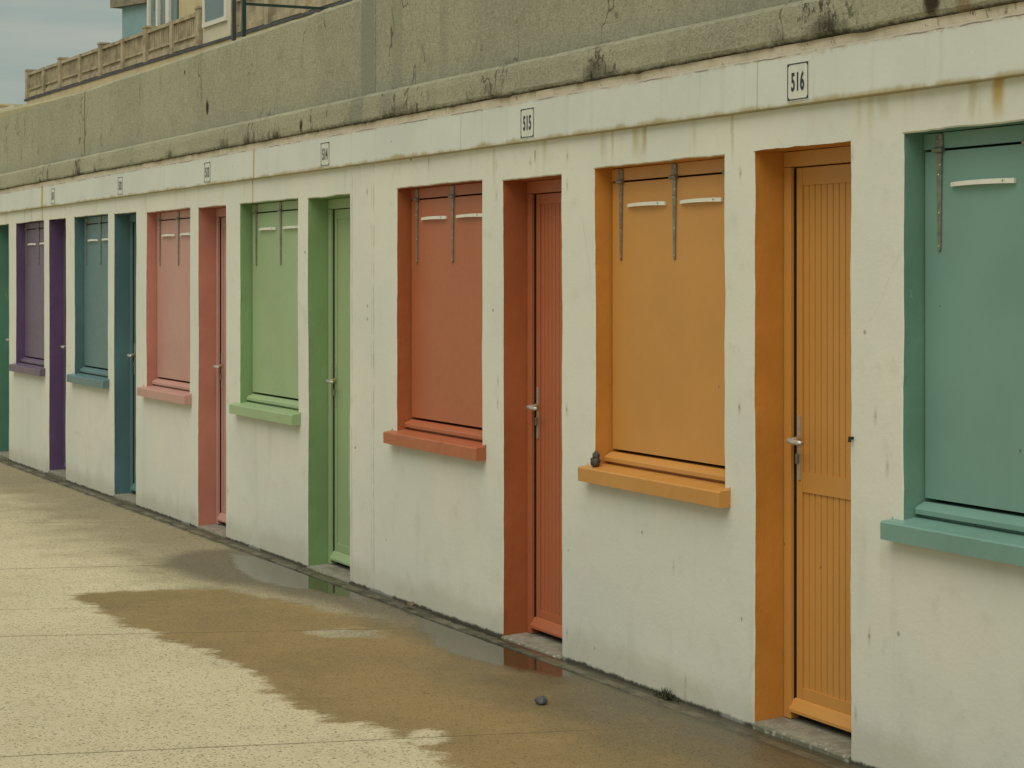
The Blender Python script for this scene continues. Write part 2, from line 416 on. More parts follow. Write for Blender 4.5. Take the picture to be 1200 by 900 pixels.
def hut_wall(x0, x1, ztop, holes):
    """front face between x0 and x1 with rectangular holes (xa, xb, za, zb); edges rounded and a little uneven"""
    mx, mz = [], []
    for xa, xb, za, zb in holes:
        mx += [xa - RD, xa, xb, xb + RD]; mz += [za, zb, zb + RD]
        if za > 0: mz.append(za - RD)
    xs = ticks(x0, x1, .035, mx); zs = ticks(-.2, ztop, .035, mz)
    def place(x, z):
        dx = dz = 0; y = wave(x, z)
        for xa, xb, za, zb in holes:
            inz = za - RD - 1e-6 <= z <= zb + RD + 1e-6; inx = xa - RD - 1e-6 <= x <= xb + RD + 1e-6
            if inz:
                if abs(x - xa) < RD * 1.5: dx = jit(xa, z)
                if abs(x - xb) < RD * 1.5: dx = jit(xb, z)
            if inx:
                if abs(z - zb) < RD * 1.5: dz = jit(zb, x)
                if za > 0 and abs(z - za) < RD * 1.5: dz = jit(za, x)
            if (abs(x - xa) < 1e-6 or abs(x - xb) < 1e-6) and za - 1e-6 <= z <= zb + 1e-6: y += RD
            elif (abs(z - zb) < 1e-6 or (za > 0 and abs(z - za) < 1e-6)) and xa - 1e-6 <= x <= xb + 1e-6: y += RD
        return (x + dx, y, z + dz)
    bm = bmesh.new(); V = {}
    def vert(i, k):
        if (i, k) not in V: V[i, k] = bm.verts.new(place(xs[i], zs[k]))
        return V[i, k]
    for i in range(len(xs) - 1):
        for k in range(len(zs) - 1):
            cx, cz = (xs[i] + xs[i + 1]) / 2, (zs[k] + zs[k + 1]) / 2
            if any(xa < cx < xb and za < cz < zb for xa, xb, za, zb in holes): continue
            bm.faces.new((vert(i, k), vert(i + 1, k), vert(i + 1, k + 1), vert(i, k + 1)))
    # thickness behind the face: piers, lintels, aprons as solids set back
    cuts = sorted(set([x0, x1] + [v for h in holes for v in h[:2]]))
    for a, b in zip(cuts, cuts[1:]):
        h = [q for q in holes if q[0] - 1e-6 <= a and b <= q[1] + 1e-6]
        if not h: box(bm, a + .004, b - .004, .012, .2, -.2, ztop - .002)
        else:
            _, _, za, zb = h[0]
            box(bm, a + .004, b - .004, .012, .2, zb + .012, ztop - .002)
            if za > 0: box(bm, a + .004, b - .004, .012, .2, -.2, za - .012)
    return bm, place, xs, zs

def reveal(place, xs, zs, hole, depth, floor):
    """painted lining of an opening, starting on the wall's own uneven arris"""
    xa, xb, za, zb = hole
    zz = [z for z in zs if za - 1e-6 <= z <= zb + 1e-6]; xx = [x for x in xs if xa - 1e-6 <= x <= xb + 1e-6]
    loop = [(xa, z, 1, 0) for z in zz[:-1]] + [(x, zb, 0, -1) for x in xx[:-1]] + [(xb, z, -1, 0) for z in zz[::-1]]
    if floor: loop += [(x, za, 0, 1) for x in xx[-2:0:-1]]
    bm = bmesh.new(); rows = []
    ds = [0, .004, .02, .045, .07, .1, .13, .17]; ds = [d for d in ds if d < depth - .01] + [depth]
    for d in ds:
        row = []
        for x, z, nx_, nz_ in loop:
            p = place(x, z); f = min(1, d / .03)
            w = f * (.0016 * nz(x * 2, 4 + d * 5, z * 2.2) + .0007 * nz(x * 5, d * 22, z * 9))
            q = 1 - .9 * f
            row.append(bm.verts.new((x + (p[0] - x) * q + nx_ * w, p[1] + d, z + (p[2] - z) * q + nz_ * w)))
        rows.append(row)
    n = len(loop)
    for r0, r1 in zip(rows, rows[1:]):
        for k in range(n if floor else n - 1): bm.faces.new((r0[k], r0[(k + 1) % n], r1[(k + 1) % n], r1[k]))
    return bm

# ------------------------------------------------------------------ parts of a hut
def dots(bm, pts, y, r):
    """domed screw heads, second material of the mesh they belong to"""
    for x, z in pts:
        c = bm.verts.new((x, y - .003, z)); ring = [bm.verts.new((x + r * math.cos(k * math.pi / 4), y, z + r * math.sin(k * math.pi / 4))) for k in range(8)]
        for k in range(8): bm.faces.new((c, ring[k], ring[(k + 1) % 8])).material_index = 1

def hinge(parent, x, zg, y):
    bm = bmesh.new()
    prism(bm, [(x - .0125, zg - .010), (x + .0125, zg - .010), (x + .0065, zg - .30), (x, zg - .307), (x - .0065, zg - .30)], y - .006, y - .001)
    prism(bm, [(x - .018, zg + .008), (x + .018, zg + .008), (x + .018, zg + .044), (x + .010, zg + .049), (x - .010, zg + .049), (x - .018, zg + .044)], y - .006, y - .001)
    tube(bm, [(x - .023, y - .008, zg), (x + .023, y - .008, zg)], .0085, 10)
    dots(bm, [(x + .004, zg - .045), (x - .003, zg - .075), (x, zg - .19), (x, zg - .290), (x - .009, zg + .026), (x + .009, zg + .018), (x + .005, zg + .038)], y - .0055, .0030)
    o = link('hinge', bm, M['hinge'], parent); o.data.materials.append(M['screw'])

def grip(parent, x0, z, y):
    bm = bmesh.new(); n = 12; L = .289; rows = []
    for k in range(n + 1):
        t = k / n; arc = .0022 * (1 - (2 * t - 1) ** 2); hh = .0062 + .0012 * t
        stand = .010 + .009 * math.sin(math.pi * min(1, max(0, t))) ** .5
        x = x0 + L * t
        rows.append([bm.verts.new((x, y - .001, z + arc - hh)), bm.verts.new((x, y - stand, z + arc - hh)),
                     bm.verts.new((x, y - stand, z + arc + hh)), bm.verts.new((x, y - .001, z + arc + hh))])
    for a, b in zip(rows, rows[1:]):
        for k in range(4): bm.faces.new((a[k], a[(k + 1) % 4], b[(k + 1) % 4], b[k]))
    bm.faces.new(rows[0]); bm.faces.new(rows[-1][::-1])
    dots(bm, [(x0 + L * .86, z + .002)], y - .0188, .0035)
    o = link('grip', bm, M['grip'], parent, bev=0); o.data.materials.append(M['hinge'])

def planks(bm, x0, x1, z0, z1, y, pitch=.0345, vg=.0062):
    n = max(1, round((x1 - x0) / pitch)); w = (x1 - x0) / n; prof = []
    for k in range(n):
        a = x0 + k * w; prof += [(a + vg / 2, y), (a + w - vg / 2, y), (a + w, y + .009)]
    prof = [(x0, y + .009)] + prof
    lo = [bm.verts.new((x, yy, z0)) for x, yy in prof]; hi = [bm.verts.new((x, yy, z1)) for x, yy in prof]
    for k in range(len(prof) - 1): bm.faces.new((lo[k], lo[k + 1], hi[k + 1], hi[k]))

def door(hut, xa, xb, zs_, zh, mats, two_panel):
    """frame, leaf, grooved panels, weatherboard, lever handle"""
    mf, ml = mats
    bm = bmesh.new(); y0, y1 = .117, .166
    box(bm, xa + .004, xa + .047, y0, y1, zs_ + .001, zh - .056)
    box(bm, xb - .047, xb - .004, y0, y1, zs_ + .001, zh - .056)
    box(bm, xa + .004, xb - .004, y0 - .001, y1, zh - .054, zh - .003)
    link('door_frame', bm, mf, hut, bev=.0025)
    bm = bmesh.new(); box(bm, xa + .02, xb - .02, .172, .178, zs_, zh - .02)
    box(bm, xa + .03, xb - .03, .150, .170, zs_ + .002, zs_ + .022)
    box(bm, xa + .0472, xa + .0505, .1285, .168, zs_ + .03, zh - .058)  # black strip added as the shadow line left of the leaf
    link('recess_shade', bm, M['dark'], hut)  # near-black pieces stand in for shade around the leaf
    # leaf
    lx0, lx1, lz0, lz1, y = xa + .0545, xb - .0545, zs_ + .024, zh - .0585, .135
    st = .034
    d = bmesh.new()
    box(d, lx0, lx0 + st, y, y + .034, lz0, lz1); box(d, lx1 - st, lx1, y, y + .034, lz0, lz1)
    rails = [(lz0, .157 if two_panel else .128), (1.862, lz1)]
    if two_panel: rails.append((.822, .889))
    for a, b in rails: box(d, lx0 + st + .0006, lx1 - st - .0006, y + .0008, y + .033, a, b)
    do = link('door', d, ml, hut, bev=.0018)
    spans = [(.157, .822), (.889, 1.862)] if two_panel else [(.128, 1.862)]
    for a, b in spans:
        bm = bmesh.new(); planks(bm, lx0 + st - .002, lx1 - st + .002, a - .002, b + .002, y + .006)
        link('grooved_panel', bm, ml, do)
    bm = bmesh.new(); w0 = lz0 + .004
    yz = [(y - .001, w0 + .044), (y - .007, w0 + .040), (y - .024, w0 + .008), (y - .024, w0 - .002), (y - .001, w0 - .002)]
    a = [bm.verts.new((lx0 - .012, p, q)) for p, q in yz]; b = [bm.verts.new((lx1 + .012, p, q)) for p, q in yz]
    bm.faces.new(a); bm.faces.new(b[::-1])
    for k in range(5): bm.faces.new((a[k], b[k], b[(k + 1) % 5], a[(k + 1) % 5]))
    link('weatherboard', bm, ml, do, bev=.0015)
    # handle
    bm = bmesh.new(); hx = lx0 + .019; zc = .972
    box(bm, hx - .007, hx + .007, y - .005, y - .0005, zc - .11, zc + .108)
    link('handle_plate', bm, M['alu'], do, bev=.002)
    bm = bmesh.new(); zl = zc + .026
    tube(bm, [(hx, y - .008, zl), (hx, y - .030, zl), (hx + .003, y - .046, zl), (hx + .014, y - .054, zl - .001),
              (hx + .04, y - .055, zl - .003), (hx + .075, y - .053, zl - .004), (hx + .088, y - .050, zl - .004)], [.0095, .0085, .0085, .009, .0095, .009, .006], 12)
    link('handle', bm, M['alu'], do, smooth=True)
    bm = bmesh.new(); tube(bm, [(hx, y - .007, zl), (hx, y - .014, zl)], .014, 14); link('handle_collar', bm, M['brass'], do)
    bm = bmesh.new(); box(bm, hx - .007, hx + .004, y - .014, y - .0065, zc - .055, zc - .022); link('lock_cylinder', bm, M['hinge'], do, bev=.003)

def shutter(hut, xa, xb, zh, mat):
    zgap = zh - .053; y = .076
    bm = bmesh.new(); box(bm, xa + .004, xb - .004, y - .001, y + .05, zgap + .003, zh - .003)
    fr = link('shutter_header', bm, mat, hut, bev=.002)
    bm = bmesh.new(); box(bm, xa + .010, xb - .010, y, y + .024, .879, zgap - .005)
    sh = link('shutter', bm, mat, hut, bev=.003)
    for f in (.084, .498, .88): hinge(sh, xa + f * (xb - xa) / .97, zgap - .001, y)
    for f in (.146, .548): grip(sh, xa + f * (xb - xa) / .97, 1.827, y)
    bm = bmesh.new(); box(bm, xa + .01, xb - .01, .122, .126, .85, zh - .01); link('recess_shade', bm, M['dark'], hut)  # near-black sheet stands in for the shade behind the shutter
    # bottom rail of the window frame, then the board behind it
    bm = bmesh.new()
    yz = [(.040, .846), (.040, .832), (.120, .832), (.120, .868), (.075, .8665), (.046, .853)]
    a = [bm.verts.new((xa + .006, p, q)) for p, q in yz]; b = [bm.verts.new((xb - .004, p, q)) for p, q in yz]
    bm.faces.new(a); bm.faces.new(b[::-1])
    for k in range(6): bm.faces.new((a[k], b[k], b[(k + 1) % 6], a[(k + 1) % 6]))
    link('window_rail', bm, mat, hut, bev=.002)
    bm = bmesh.new(); box(bm, xa + .003, xb - .003, .062, .1, .79, .8315); link('window_board', bm, mat, hut)

def sill(hut, xa, xb, mat):
    bm = bmesh.new(); a0, a1 = xa - .05, xb + .042
    prof = [(-.046, .752), (-.047, .803), (-.042, .808), (-.005, .812), (.063, .822), (.063, .757), (.0, .754), (-.02, .7525)]
    xs = ticks(a0, a1, .04, (xa, xb)); rows = []
    for x in xs:
        end = (x - xa < -1e-6) or (x - xb > 1e-6); r = []
        for j, (y, z) in enumerate(prof):
            yy = min(y, -.0015) if end else y
            e = .0022 if j in (0, 1, 2) else .0006
            r.append(bm.verts.new((x + (.003 * nz(z * 40, 5, x) if x in (a0, a1) else 0), yy + e * nz(x * 17, j, 2) , z + e * nz(x * 21, j * 3.1, 8))))
        rows.append(r)
    n = len(prof)
    for p, q in zip(rows, rows[1:]):
        for k in range(n): bm.faces.new((p[k], p[(k + 1) % n], q[(k + 1) % n], q[k]))
    bm.faces.new(rows[0]); bm.faces.new(rows[-1][::-1])
    link('window_sill', bm, mat, hut)

def doorstep(hut, xa, xb, zt, ground):
    bm = bmesh.new(); xs = ticks(xa + .001, xb - .001, .03); rows = []
    for x in xs:
        j = .006 * nz(x * 9, 1, 1) + .003 * nz(x * 40, 2, 1)
        prof = [(-.007 + j * .6, ground - .1), (-.007 + j * .6, zt - .016 + j * .6), (-.001 + j * .5, zt - .009 + j * .4), (.05, zt - .005 + j * .2), (.17, zt), (.19, zt), (.19, ground - .1)]
        rows.append([bm.verts.new((x, y, z)) for y, z in prof])
    for p, q in zip(rows, rows[1:]):
        for k in range(6): bm.faces.new((p[k], p[k + 1], q[k + 1], q[k]))
    bm.faces.new(rows[0]); bm.faces.new(rows[-1][::-1])
    link('doorstep', bm, M['step'], hut)

def number_plate(hut, x, z, text, w=.128, h=.127):
    y = -.0225
    bm = bmesh.new(); box(bm, x - w / 2, x + w / 2, y - .004, y + .001, z - h / 2, z + h / 2)
    p = link('number_plate', bm, M['enamel'], hut, bev=.0012)
    bm = bmesh.new(); t = .0035; i = .0035; yb = y - .0052
    X0, X1, Z0, Z1 = x - w / 2 + i, x + w / 2 - i, z - h / 2 + i, z + h / 2 - i
    c = .012
    for a in ((X0, X0 + t, Z0 + c, Z1 - c), (X1 - t, X1, Z0 + c, Z1 - c), (X0 + c, X1 - c, Z0, Z0 + t), (X0 + c, X1 - c, Z1 - t, Z1)):
        box(bm, a[0], a[1], yb, y - .0035, a[2], a[3])
    for sx, sz in ((0, 0), (1, 0), (0, 1), (1, 1)):
        px, pz = (X1 if sx else X0), (Z1 if sz else Z0); dx, dz = (-1 if sx else 1), (-1 if sz else 1)
        prism(bm, [(px, pz), (px + dx * .0155, pz), (px + dx * c, pz + dz * t), (px + dx * t, pz + dz * c), (px, pz + dz * .0155)], yb, y - .0035)
    link('plate_border', bm, M['navy'], p)
    cu = bpy.data.curves.new('numerals', 'FONT'); cu.body = text; cu.size = .079; cu.extrude = .0006; cu.offset = .0016
    cu.align_x = 'CENTER'; cu.align_y = 'CENTER'; cu.space_character = 1.12; cu.resolution_u = 4
    to = bpy.data.objects.new('t', cu); COL.objects.link(to)
    me = bpy.data.meshes.new_from_object(to.evaluated_get(bpy.context.evaluated_depsgraph_get()))
    bpy.data.objects.remove(to); bpy.data.curves.remove(cu)
    bm = bmesh.new(); bm.from_mesh(me); bpy.data.meshes.remove(me)
    cx = (min(v.co.x for v in bm.verts) + max(v.co.x for v in bm.verts)) / 2; cz = (min(v.co.y for v in bm.verts) + max(v.co.y for v in bm.verts)) / 2
    for v in bm.verts:
        a, b, e = v.co; v.co = (x + (a - cx) * .60, yb - e, z + (b - cz) * 1.05)
    link('numerals', bm, M['navy'], p)

# ------------------------------------------------------------------ the seven huts
C = {  # colour of the masonry reveal / of the joinery
    'dark green': ((.10, .235, .165), (.09, .225, .15)),
    'purple': ((.125, .072, .160), (.135, .095, .150)),
    'blue': ((.085, .175, .185), (.110, .195, .195)),
    'pink': ((.520, .215, .155), (.490, .268, .220)),
    'green': ((.220, .345, .150), (.310, .415, .215)),
    'red': ((.400, .115, .036), (.410, .122, .050)),
    'orange': ((.560, .235, .035), (.540, .255, .058)),
    'teal': ((.155, .295, .222), (.165, .300, .250)),
}
HUTS = [  # number, colour, x-left, x-right, window (xa, xb, head), door (xa, xb, head, step), plate x
    ('510', 'dark green', -25.0, -17.73, (-19.62, -18.62, 2.0), (-18.44, -17.869, 2.01, .0), -18.185),
    ('511', 'purple', -17.73, -15.66, (-17.595, -16.530, 2.010), (-16.365, -15.790, 2.008, .012), -16.111),
    ('512', 'blue', -15.66, -13.645, (-15.526, -14.519, 2.006), (-14.358, -13.769, 1.998, .012), -14.078),
    ('513', 'pink', -13.645, -11.63, (-13.52, -12.502, 1.986), (-12.333, -11.762, 1.981, .012), -12.049),
    ('514', 'green', -11.63, -9.394, (-11.502, -10.498, 1.979), (-10.346, -9.721, 1.970, .014), -10.007),
    ('515', 'red', -9.394, -7.22, (-9.105, -8.128, 1.976), (-7.917, -7.362, 1.963, .024), -7.622),
    ('516', 'orange', -7.22, -5.224, (-7.080, -6.114, 1.976), (-5.921, -5.361, 1.980, .046), -5.617),
    ('517', 'teal', -5.224, -1.0, (-5.087, -4.117, 1.988), (-3.92, -3.36, 1.98, .05), -3.65),
]
LAB = {
    '510': 'white beach hut at the far left end with a dark green doorway',
    '511': 'white beach hut with dark purple door and purple shutter',
    '512': 'white beach hut with dark blue door and slate blue shutter',
    '513': 'white beach hut with salmon pink door and pink shutter',
    '514': 'white beach hut with light green door and green shutter',
    '515': 'white beach hut with brick red door and red shutter numbered 515',
    '516': 'white beach hut with orange door and orange shutter numbered 516',
    '517': 'white beach hut nearest the camera with teal shutter and sill',
}
LN = {'dark green': 'dark_green', }
for num, cn, x0, x1, (wa, wb, wh), (da, db, dh, ds), px in HUTS:
    key = cn.replace(' ', '_')
    mr = m_paint(key + '_masonry_paint', C[cn][0], .6, True, .8 if cn == 'orange' else .25)
    mj = m_paint(key + '_gloss_paint', C[cn][1], .42)
    hut = empty('beach_hut', ((x0 + x1) / 2, 0, 0), LAB[num], 'beach hut', 'painted beach huts in the row')
    hw, hd = (wa, wb, .80, wh), (da, db, -.2, dh)
    bm, place, xs, zs = hut_wall(x0, x1, 2.112, [hw, hd])
    link('wall', bm, M['wall'], hut)
    link('window_reveal', reveal(place, xs, zs, hw, .128, True), mr, hut, smooth=False)
    link('door_reveal', reveal(place, xs, zs, hd, .180, False), mr, hut, smooth=False)
    shutter(hut, wa, wb, wh, mj); sill(hut, wa, wb, mj)
    door(hut, da, db, ds, dh, (mj, mj), cn in ('orange', 'teal'))
    doorstep(hut, da, db, ds, (da + 9.5) * .0045)
    bm = bmesh.new(); xs_ = ticks(x0, x1, .08); rows = []
    for x in xs_:
        j = .0012 * nz(x * 1.3, 9, 0) + .0006 * nz(x * 13, 9, 0)
        rows.append([bm.verts.new((x, y + j * .6, z + j)) for y, z in ((.19, 2.1125), (-.022, 2.1125), (-.025, 2.116), (-.022, 2.284), (-.019, 2.287), (.19, 2.287))])
    for p, q in zip(rows, rows[1:]):
        for k in range(6): bm.faces.new((p[k], p[(k + 1) % 6], q[(k + 1) % 6], q[k]))
    link('fascia', bm, M['fascia'], hut)
    bm = bmesh.new(); rows = []
    for x in xs_:
        j = .004 * nz(x * 4.1, 3, 0) + .003 * nz(x * 17, 5, 0)
        rows.append([bm.verts.new((x, y, z)) for y, z in ((.19, 2.2875), (-.016 + j * .6, 2.2875), (-.019 + j * .6, 2.316), (.19, 2.316))])
    for p, q in zip(rows, rows[1:]):
        for k in range(4): bm.faces.new((p[k], p[(k + 1) % 4], q[(k + 1) % 4], q[k]))
    link('mortar_strip', bm, M['mortar'], hut)
    number_plate(hut, px, 2.190, num)
    if num == '516':
        bm = bmesh.new(); tube(bm, [(-5.345, .005, 1.044), (-5.345, -.013, 1.044)], .005, 8); tube(bm, [(-5.345, -.012, 1.049), (-5.345, -.014, 1.031)], .0055, 8)
        link('wall_hook', bm, M['iron'], hut)

# ------------------------------------------------------------------ roughcast parapet above the huts
rt = empty('parapet_wall', (-13, .2, 2.3), 'rough grey concrete parapet with black mould running above the huts', 'parapet')
def para(name, xa, xb, prof, amp):
    bm = bmesh.new(); rows = []
    for x in ticks(xa, xb, .035):
        r = []
        for k, (y, z, a) in enumerate(prof):
            j = a * (.7 * nz(x * 3, k * 1.7, 4) + .6 * nz(x * 15, k * 2.3, 9) + .5 * nz(x * 47, k * 3.1, 2))
            lift = (max(0, min(.07, (-15.6 - x) * .024)) - .006) if z > 2.9 else 0
            r.append(bm.verts.new((x, y + j * .6, z + j + lift)))
        rows.append(r)
    n = len(prof)
    for p, q in zip(rows, rows[1:]):
        for k in range(n): bm.faces.new((p[k], p[(k + 1) % n], q[(k + 1) % n], q[k]))
    bm.faces.new(rows[0]); bm.faces.new(rows[-1][::-1])
    link(name, bm, M['concrete'], rt)
face = [(.30, 2.30, 0), (.024, 2.46, .002)] + [(.026, 2.46 + .5 * k / 7, .004) for k in range(1, 7)] + [(.028, 2.952, .007), (.046, 2.972, .010), (.17, 2.974, .008), (.28, 2.97, .006)]
for a, b in ((-30, -15.306), (-15.298, -9.439), (-9.431, -.5)): para('parapet_panel', a, b, face, 1)
ledge = [(.20, 2.3165, 0), (-.028, 2.3165, .009), (-.036, 2.335, .006), (-.035, 2.37, .004), (-.034, 2.41, .004), (-.030, 2.438, .007), (-.012, 2.452, .008), (.021, 2.462, .004), (.021, 2.33, 0)]
para('ledge', -30, -.5, ledge, 1)
bm = bmesh.new(); box(bm, -30, -.5, .32, 6.0, 2.3, 2.42); link('roof_slab', bm, M['slab'], rt)
bm = bmesh.new(); box(bm, -15.32, -9.42, .06, .2, 2.5, 2.9); link('joint_filler', bm, M['dark'], rt)

# handrail of the steps behind the parapet
hr = empty('handrail', (-12.4, .4, 2.42), 'dark green and grey steel handrail posts rising behind the parapet', 'handrail')
bm = bmesh.new(); box(bm, -12.347, -12.323, .288, .312, 2.42, 4.2); link('post', bm, M['green_steel'], hr, bev=.003)
bm = bmesh.new(); box(bm, -12.546, -12.523, .288, .311, 2.42, 4.2); hp = link('post', bm, M['grey_steel'], hr, bev=.003); hp['label'] = 'grey steel post'
bm = bmesh.new(); box(bm, -12.343, -12.327, .312, 3.2, 3.262, 3.278); link('rail', bm, M['green_steel'], hr, bev=.003)

# ------------------------------------------------------------------ building behind with a balustraded terrace
TB = empty('terrace_building', (0, 0, 0), 'cream building behind with weathered balustraded roof terrace and teal wall', 'building')
TB['_w'] = (-75.3, 12.7, 0); TB.location = (-75.3, 12.7, .03); TB.rotation_euler = (0, R(.6), 0)
Y0 = 12.7; X0 = -75.3
def bpart(name, boxes, mat, parent=TB, bev=0):
    bm = bmesh.new()
    for b in boxes: box(bm, X0 + b[0], X0 + b[1], Y0 + b[2], Y0 + b[3], b[4], b[5])
    return link(name, bm, mat, parent, bev=bev)
bpart('wall', [(.2, 60, -.02, 12, 0, 7.955)], M['cream'])
bpart('gutter', [(-.1, 60, -.05, .118, 7.957, 8.035)], M['gutter'])
bpart('roof_terrace', [(.25, 60, .125, 11.9, 7.96, 8.0)], M['slab'])
bpart('upper_wall', [(15.95, 60, 1.05, 11, 8.005, 12)], M['cream'])
bl = bpart('balustrade', [(0, 21.05, .07, .25, 8.90, 9.0), (0, 21.05, .08, .24, 8.10, 8.24), (0, 21.05, .14, .18, 8.235, 8.905)], M['balus'])
bpart('balustrade', [(24.1, 59, .07, .25, 8.90, 9.0), (24.1, 59, .08, .24, 8.10, 8.24), (24.1, 59, .14, .18, 8.235, 8.905)], M['balus'])
mains = [0, 5.1, 10.6, 15.9, 21.2]
for i, p in enumerate(mains):
    bpart('post', [(p - .15, p + .15, .0, .31, 8.03, 9.06), (p - .17, p + .17, -.02, .33, 9.061, 9.12)], M['balus'], bl, .01)
    if i < 4:
        m = (p + mains[i + 1]) / 2
        bpart('post', [(m - .12, m + .12, .03, .28, 8.03, 9.0)], M['balus'], bl, .01)
        for a, b in ((p + .15, m - .12), (m + .12, mains[i + 1] - .15)):
            n = int((b - a) / .17); w = (b - a) / n
            bpart('baluster_panel', [(a + k * w + .045, a + k * w + w - .045, .118, .139, 8.42, 8.84) for k in range(n)] + [(a + .02, b - .02, .085, .14, 8.36, 8.42)], M['balus'], bl)
for k in range(9):
    p = 24.3 + k * 2.7
    bpart('post', [(p - .14, p + .14, .0, .3, 8.03, 9.02)], M['balus'], bl, .01)
# the enclosed bay, flush with the balustrade
bay = bpart('bay', [(21.42, 24.0, .10, 3, 8.02, 12)], M['pale_cream'])
f = bpart('window', [(21.55, 21.72, .04, .098, 8.62, 10.9), (23.45, 23.62, .04, .098, 8.62, 10.9), (21.55, 23.62, .03, .097, 8.50, 8.618)], M['white_frame'], bay)
bpart('pane', [(21.722, 23.448, .07, .095, 8.62, 10.9)], M['glass'], f)
# tall windows on the upper storey
for a, b in ((12.75, 14.0), (15.15, 15.35)):
    pass
f = bpart('window', [(12.95, 13.15, .9, 1.04, 9.35, 11.5), (13.95, 14.15, .9, 1.04, 9.35, 11.5), (12.95, 14.15, .88, 1.03, 9.22, 9.348), (15.0, 15.35, .9, 1.04, 8.1, 11.5), (14.15, 14.20, .92, 1.03, 8.1, 9.2)], M['white_frame'])
bpart('pane', [(13.152, 13.948, .98, 1.03, 9.35, 11.5), (14.205, 14.998, .98, 1.03, 8.4, 11.5), (15.352, 15.94, .98, 1.03, 8.4, 11.5)], M['glass'], f)
bpart('upper_wall', [(12.95, 14.15, .95, 1.04, 8.005, 9.21), (12.9, 15.95, 1.045, 11, 8.005, 12)], M['pale_cream'])
# canted teal corner and its slab
bm = bmesh.new()
a = Vector((X0 + 12.9, Y0 + 1.0, 0)); dirn = Vector((-.434, -.901, 0)); b = a + Vector((-.901 * .0, 0, 0))
pA = (X0 + 12.88, Y0 + 1.0); pB = (X0 + 11.35, Y0 + .55)
vs = [(pA[0], pA[1]), (pB[0], pB[1]), (pB[0] - .3, pB[1] + 5), (pA[0], pA[1] + 5)]
lo = [bm.verts.new((x, y, 8.005)) for x, y in vs]; hi = [bm.verts.new((x, y, 10.19)) for x, y in vs]
bm.faces.new(lo); bm.faces.new(hi[::-1])
for k in range(4): bm.faces.new((lo[k], lo[(k + 1) % 4], hi[(k + 1) % 4], hi[k]))
link('teal_wall', bm, M['teal_wall'], TB)
bm = bmesh.new()
vs = [(pA[0] + .02, pA[1] - .15), (pB[0] - .35, pB[1] - .3), (pB[0] - .6, pB[1] + 5), (pA[0] + .02, pA[1] + 5.2)]
lo = [bm.verts.new((x, y, 10.195)) for x, y in vs]; hi = [bm.verts.new((x, y, 10.75)) for x, y in vs]
bm.faces.new(lo); bm.faces.new(hi[::-1])
for k in range(4): bm.faces.new((lo[k], lo[(k + 1) % 4], hi[(k + 1) % 4], hi[k]))
link('roof_slab', bm, M['slab'], TB)

# pale flat roofed house further along
ph = empty('flat_roofed_house', (-86, 14, 0), 'pale cream low house with stepped flat roof left of the terrace building', 'house')
bm = bmesh.new(); box(bm, -98, -76.5, 12.9, 24, 0, 7.75); link('wall', bm, M['pale_cream'], ph)
bm = bmesh.new(); box(bm, -98.2, -76.3, 12.5, 24.1, 7.76, 7.95); box(bm, -98.2, -79.2, 12.62, 24.1, 7.955, 8.12); link('roof', bm, M['pale_cream'], ph)
bm = bmesh.new(); box(bm, -98.3, -79.1, 12.55, 24.2, 8.125, 8.2); link('roof_edge', bm, M['cream'], ph)

# ------------------------------------------------------------------ ground: one sheet, fine where the stains are
def sdf(poly, P):
    q = np.array(poly); n = len(q); d = np.full(len(P), 1e9); ins = np.zeros(len(P), bool)
    for i in range(n):
        a, b = q[i], q[(i + 1) % n]; e = b - a; w = P - a
        t = np.clip((w @ e) / (e @ e + 1e-12), 0, 1)
        d = np.minimum(d, np.hypot(*(w - t[:, None] * e).T))
        c = ((a[1] > P[:, 1]) != (b[1] > P[:, 1]))
        with np.errstate(divide='ignore', invalid='ignore'):
            ins ^= c & (P[:, 0] < (b[0] - a[0]) * (P[:, 1] - a[1]) / (b[1] - a[1]) + a[0])
    return np.where(ins, -d, d)
W1 = [(-9.95, -1.38), (-9.52, -1.38), (-9.16, -1.4), (-8.87, -1.37), (-8.62, -1.31), (-8.38, -1.27), (-8.15, -1.25), (-7.88, -1.25), (-7.64, -1.23), (-7.37, -1.25), (-7.16, -1.28), (-6.94, -1.29), (-6.66, -1.26), (-6.59, -1.18), (-6.44, -1.15), (-6.25, -1.13), (-6.09, -1.13), (-5.86, -1.15), (-5.7, -1.18),
      (-3, -1.3), (-3, .3), (-8.87, .3), (-8.37, -0.24), (-8.64, -0.33), (-8.94, -0.41), (-9.26, -0.48), (-9.53, -0.56), (-9.76, -0.62), (-9.92, -0.88), (-9.99, -1.16)]
W2 = [(-10.77, -0.7), (-11.16, -0.55), (-11.33, -0.34), (-11.3, -0.1), (-11.04, .1), (-8.92, .2), (-8.27, -0.28), (-8.73, -0.3), (-8.99, -0.34), (-9.29, -0.38), (-9.74, -0.49), (-10.01, -0.6), (-10.35, -0.68)]
D1 = [(-8.43, -0.67), (-8.42, -0.54), (-8.32, -0.42), (-8.18, -0.43), (-8.12, -0.5), (-8.22, -0.62), (-8.3, -0.69)]
D2 = [(-6.32, -1.1), (-6.4, -1.02), (-6.35, -1.01), (-6.24, -1.04), (-6.18, -1.1), (-6.22, -1.15)]
PA = [(-11.13, -0.18), (-10.93, -0.09), (-10.41, 0), (-9.5, 0), (-9.12, -0.14), (-8.94, -0.17), (-9.3, -0.21), (-9.56, -0.26), (-9.76, -0.35), (-9.98, -0.41), (-10.28, -0.4), (-10.67, -0.33)]
PB = [(-8.87, -0.04), (-8.43, 0.05), (-7.87, .05), (-7.25, 0), (-7.02, -0.09), (-7.0, -0.18), (-7.15, -0.25), (-7.34, -0.29), (-7.51, -0.34), (-7.69, -0.38), (-7.94, -0.32), (-8.36, -0.2)]
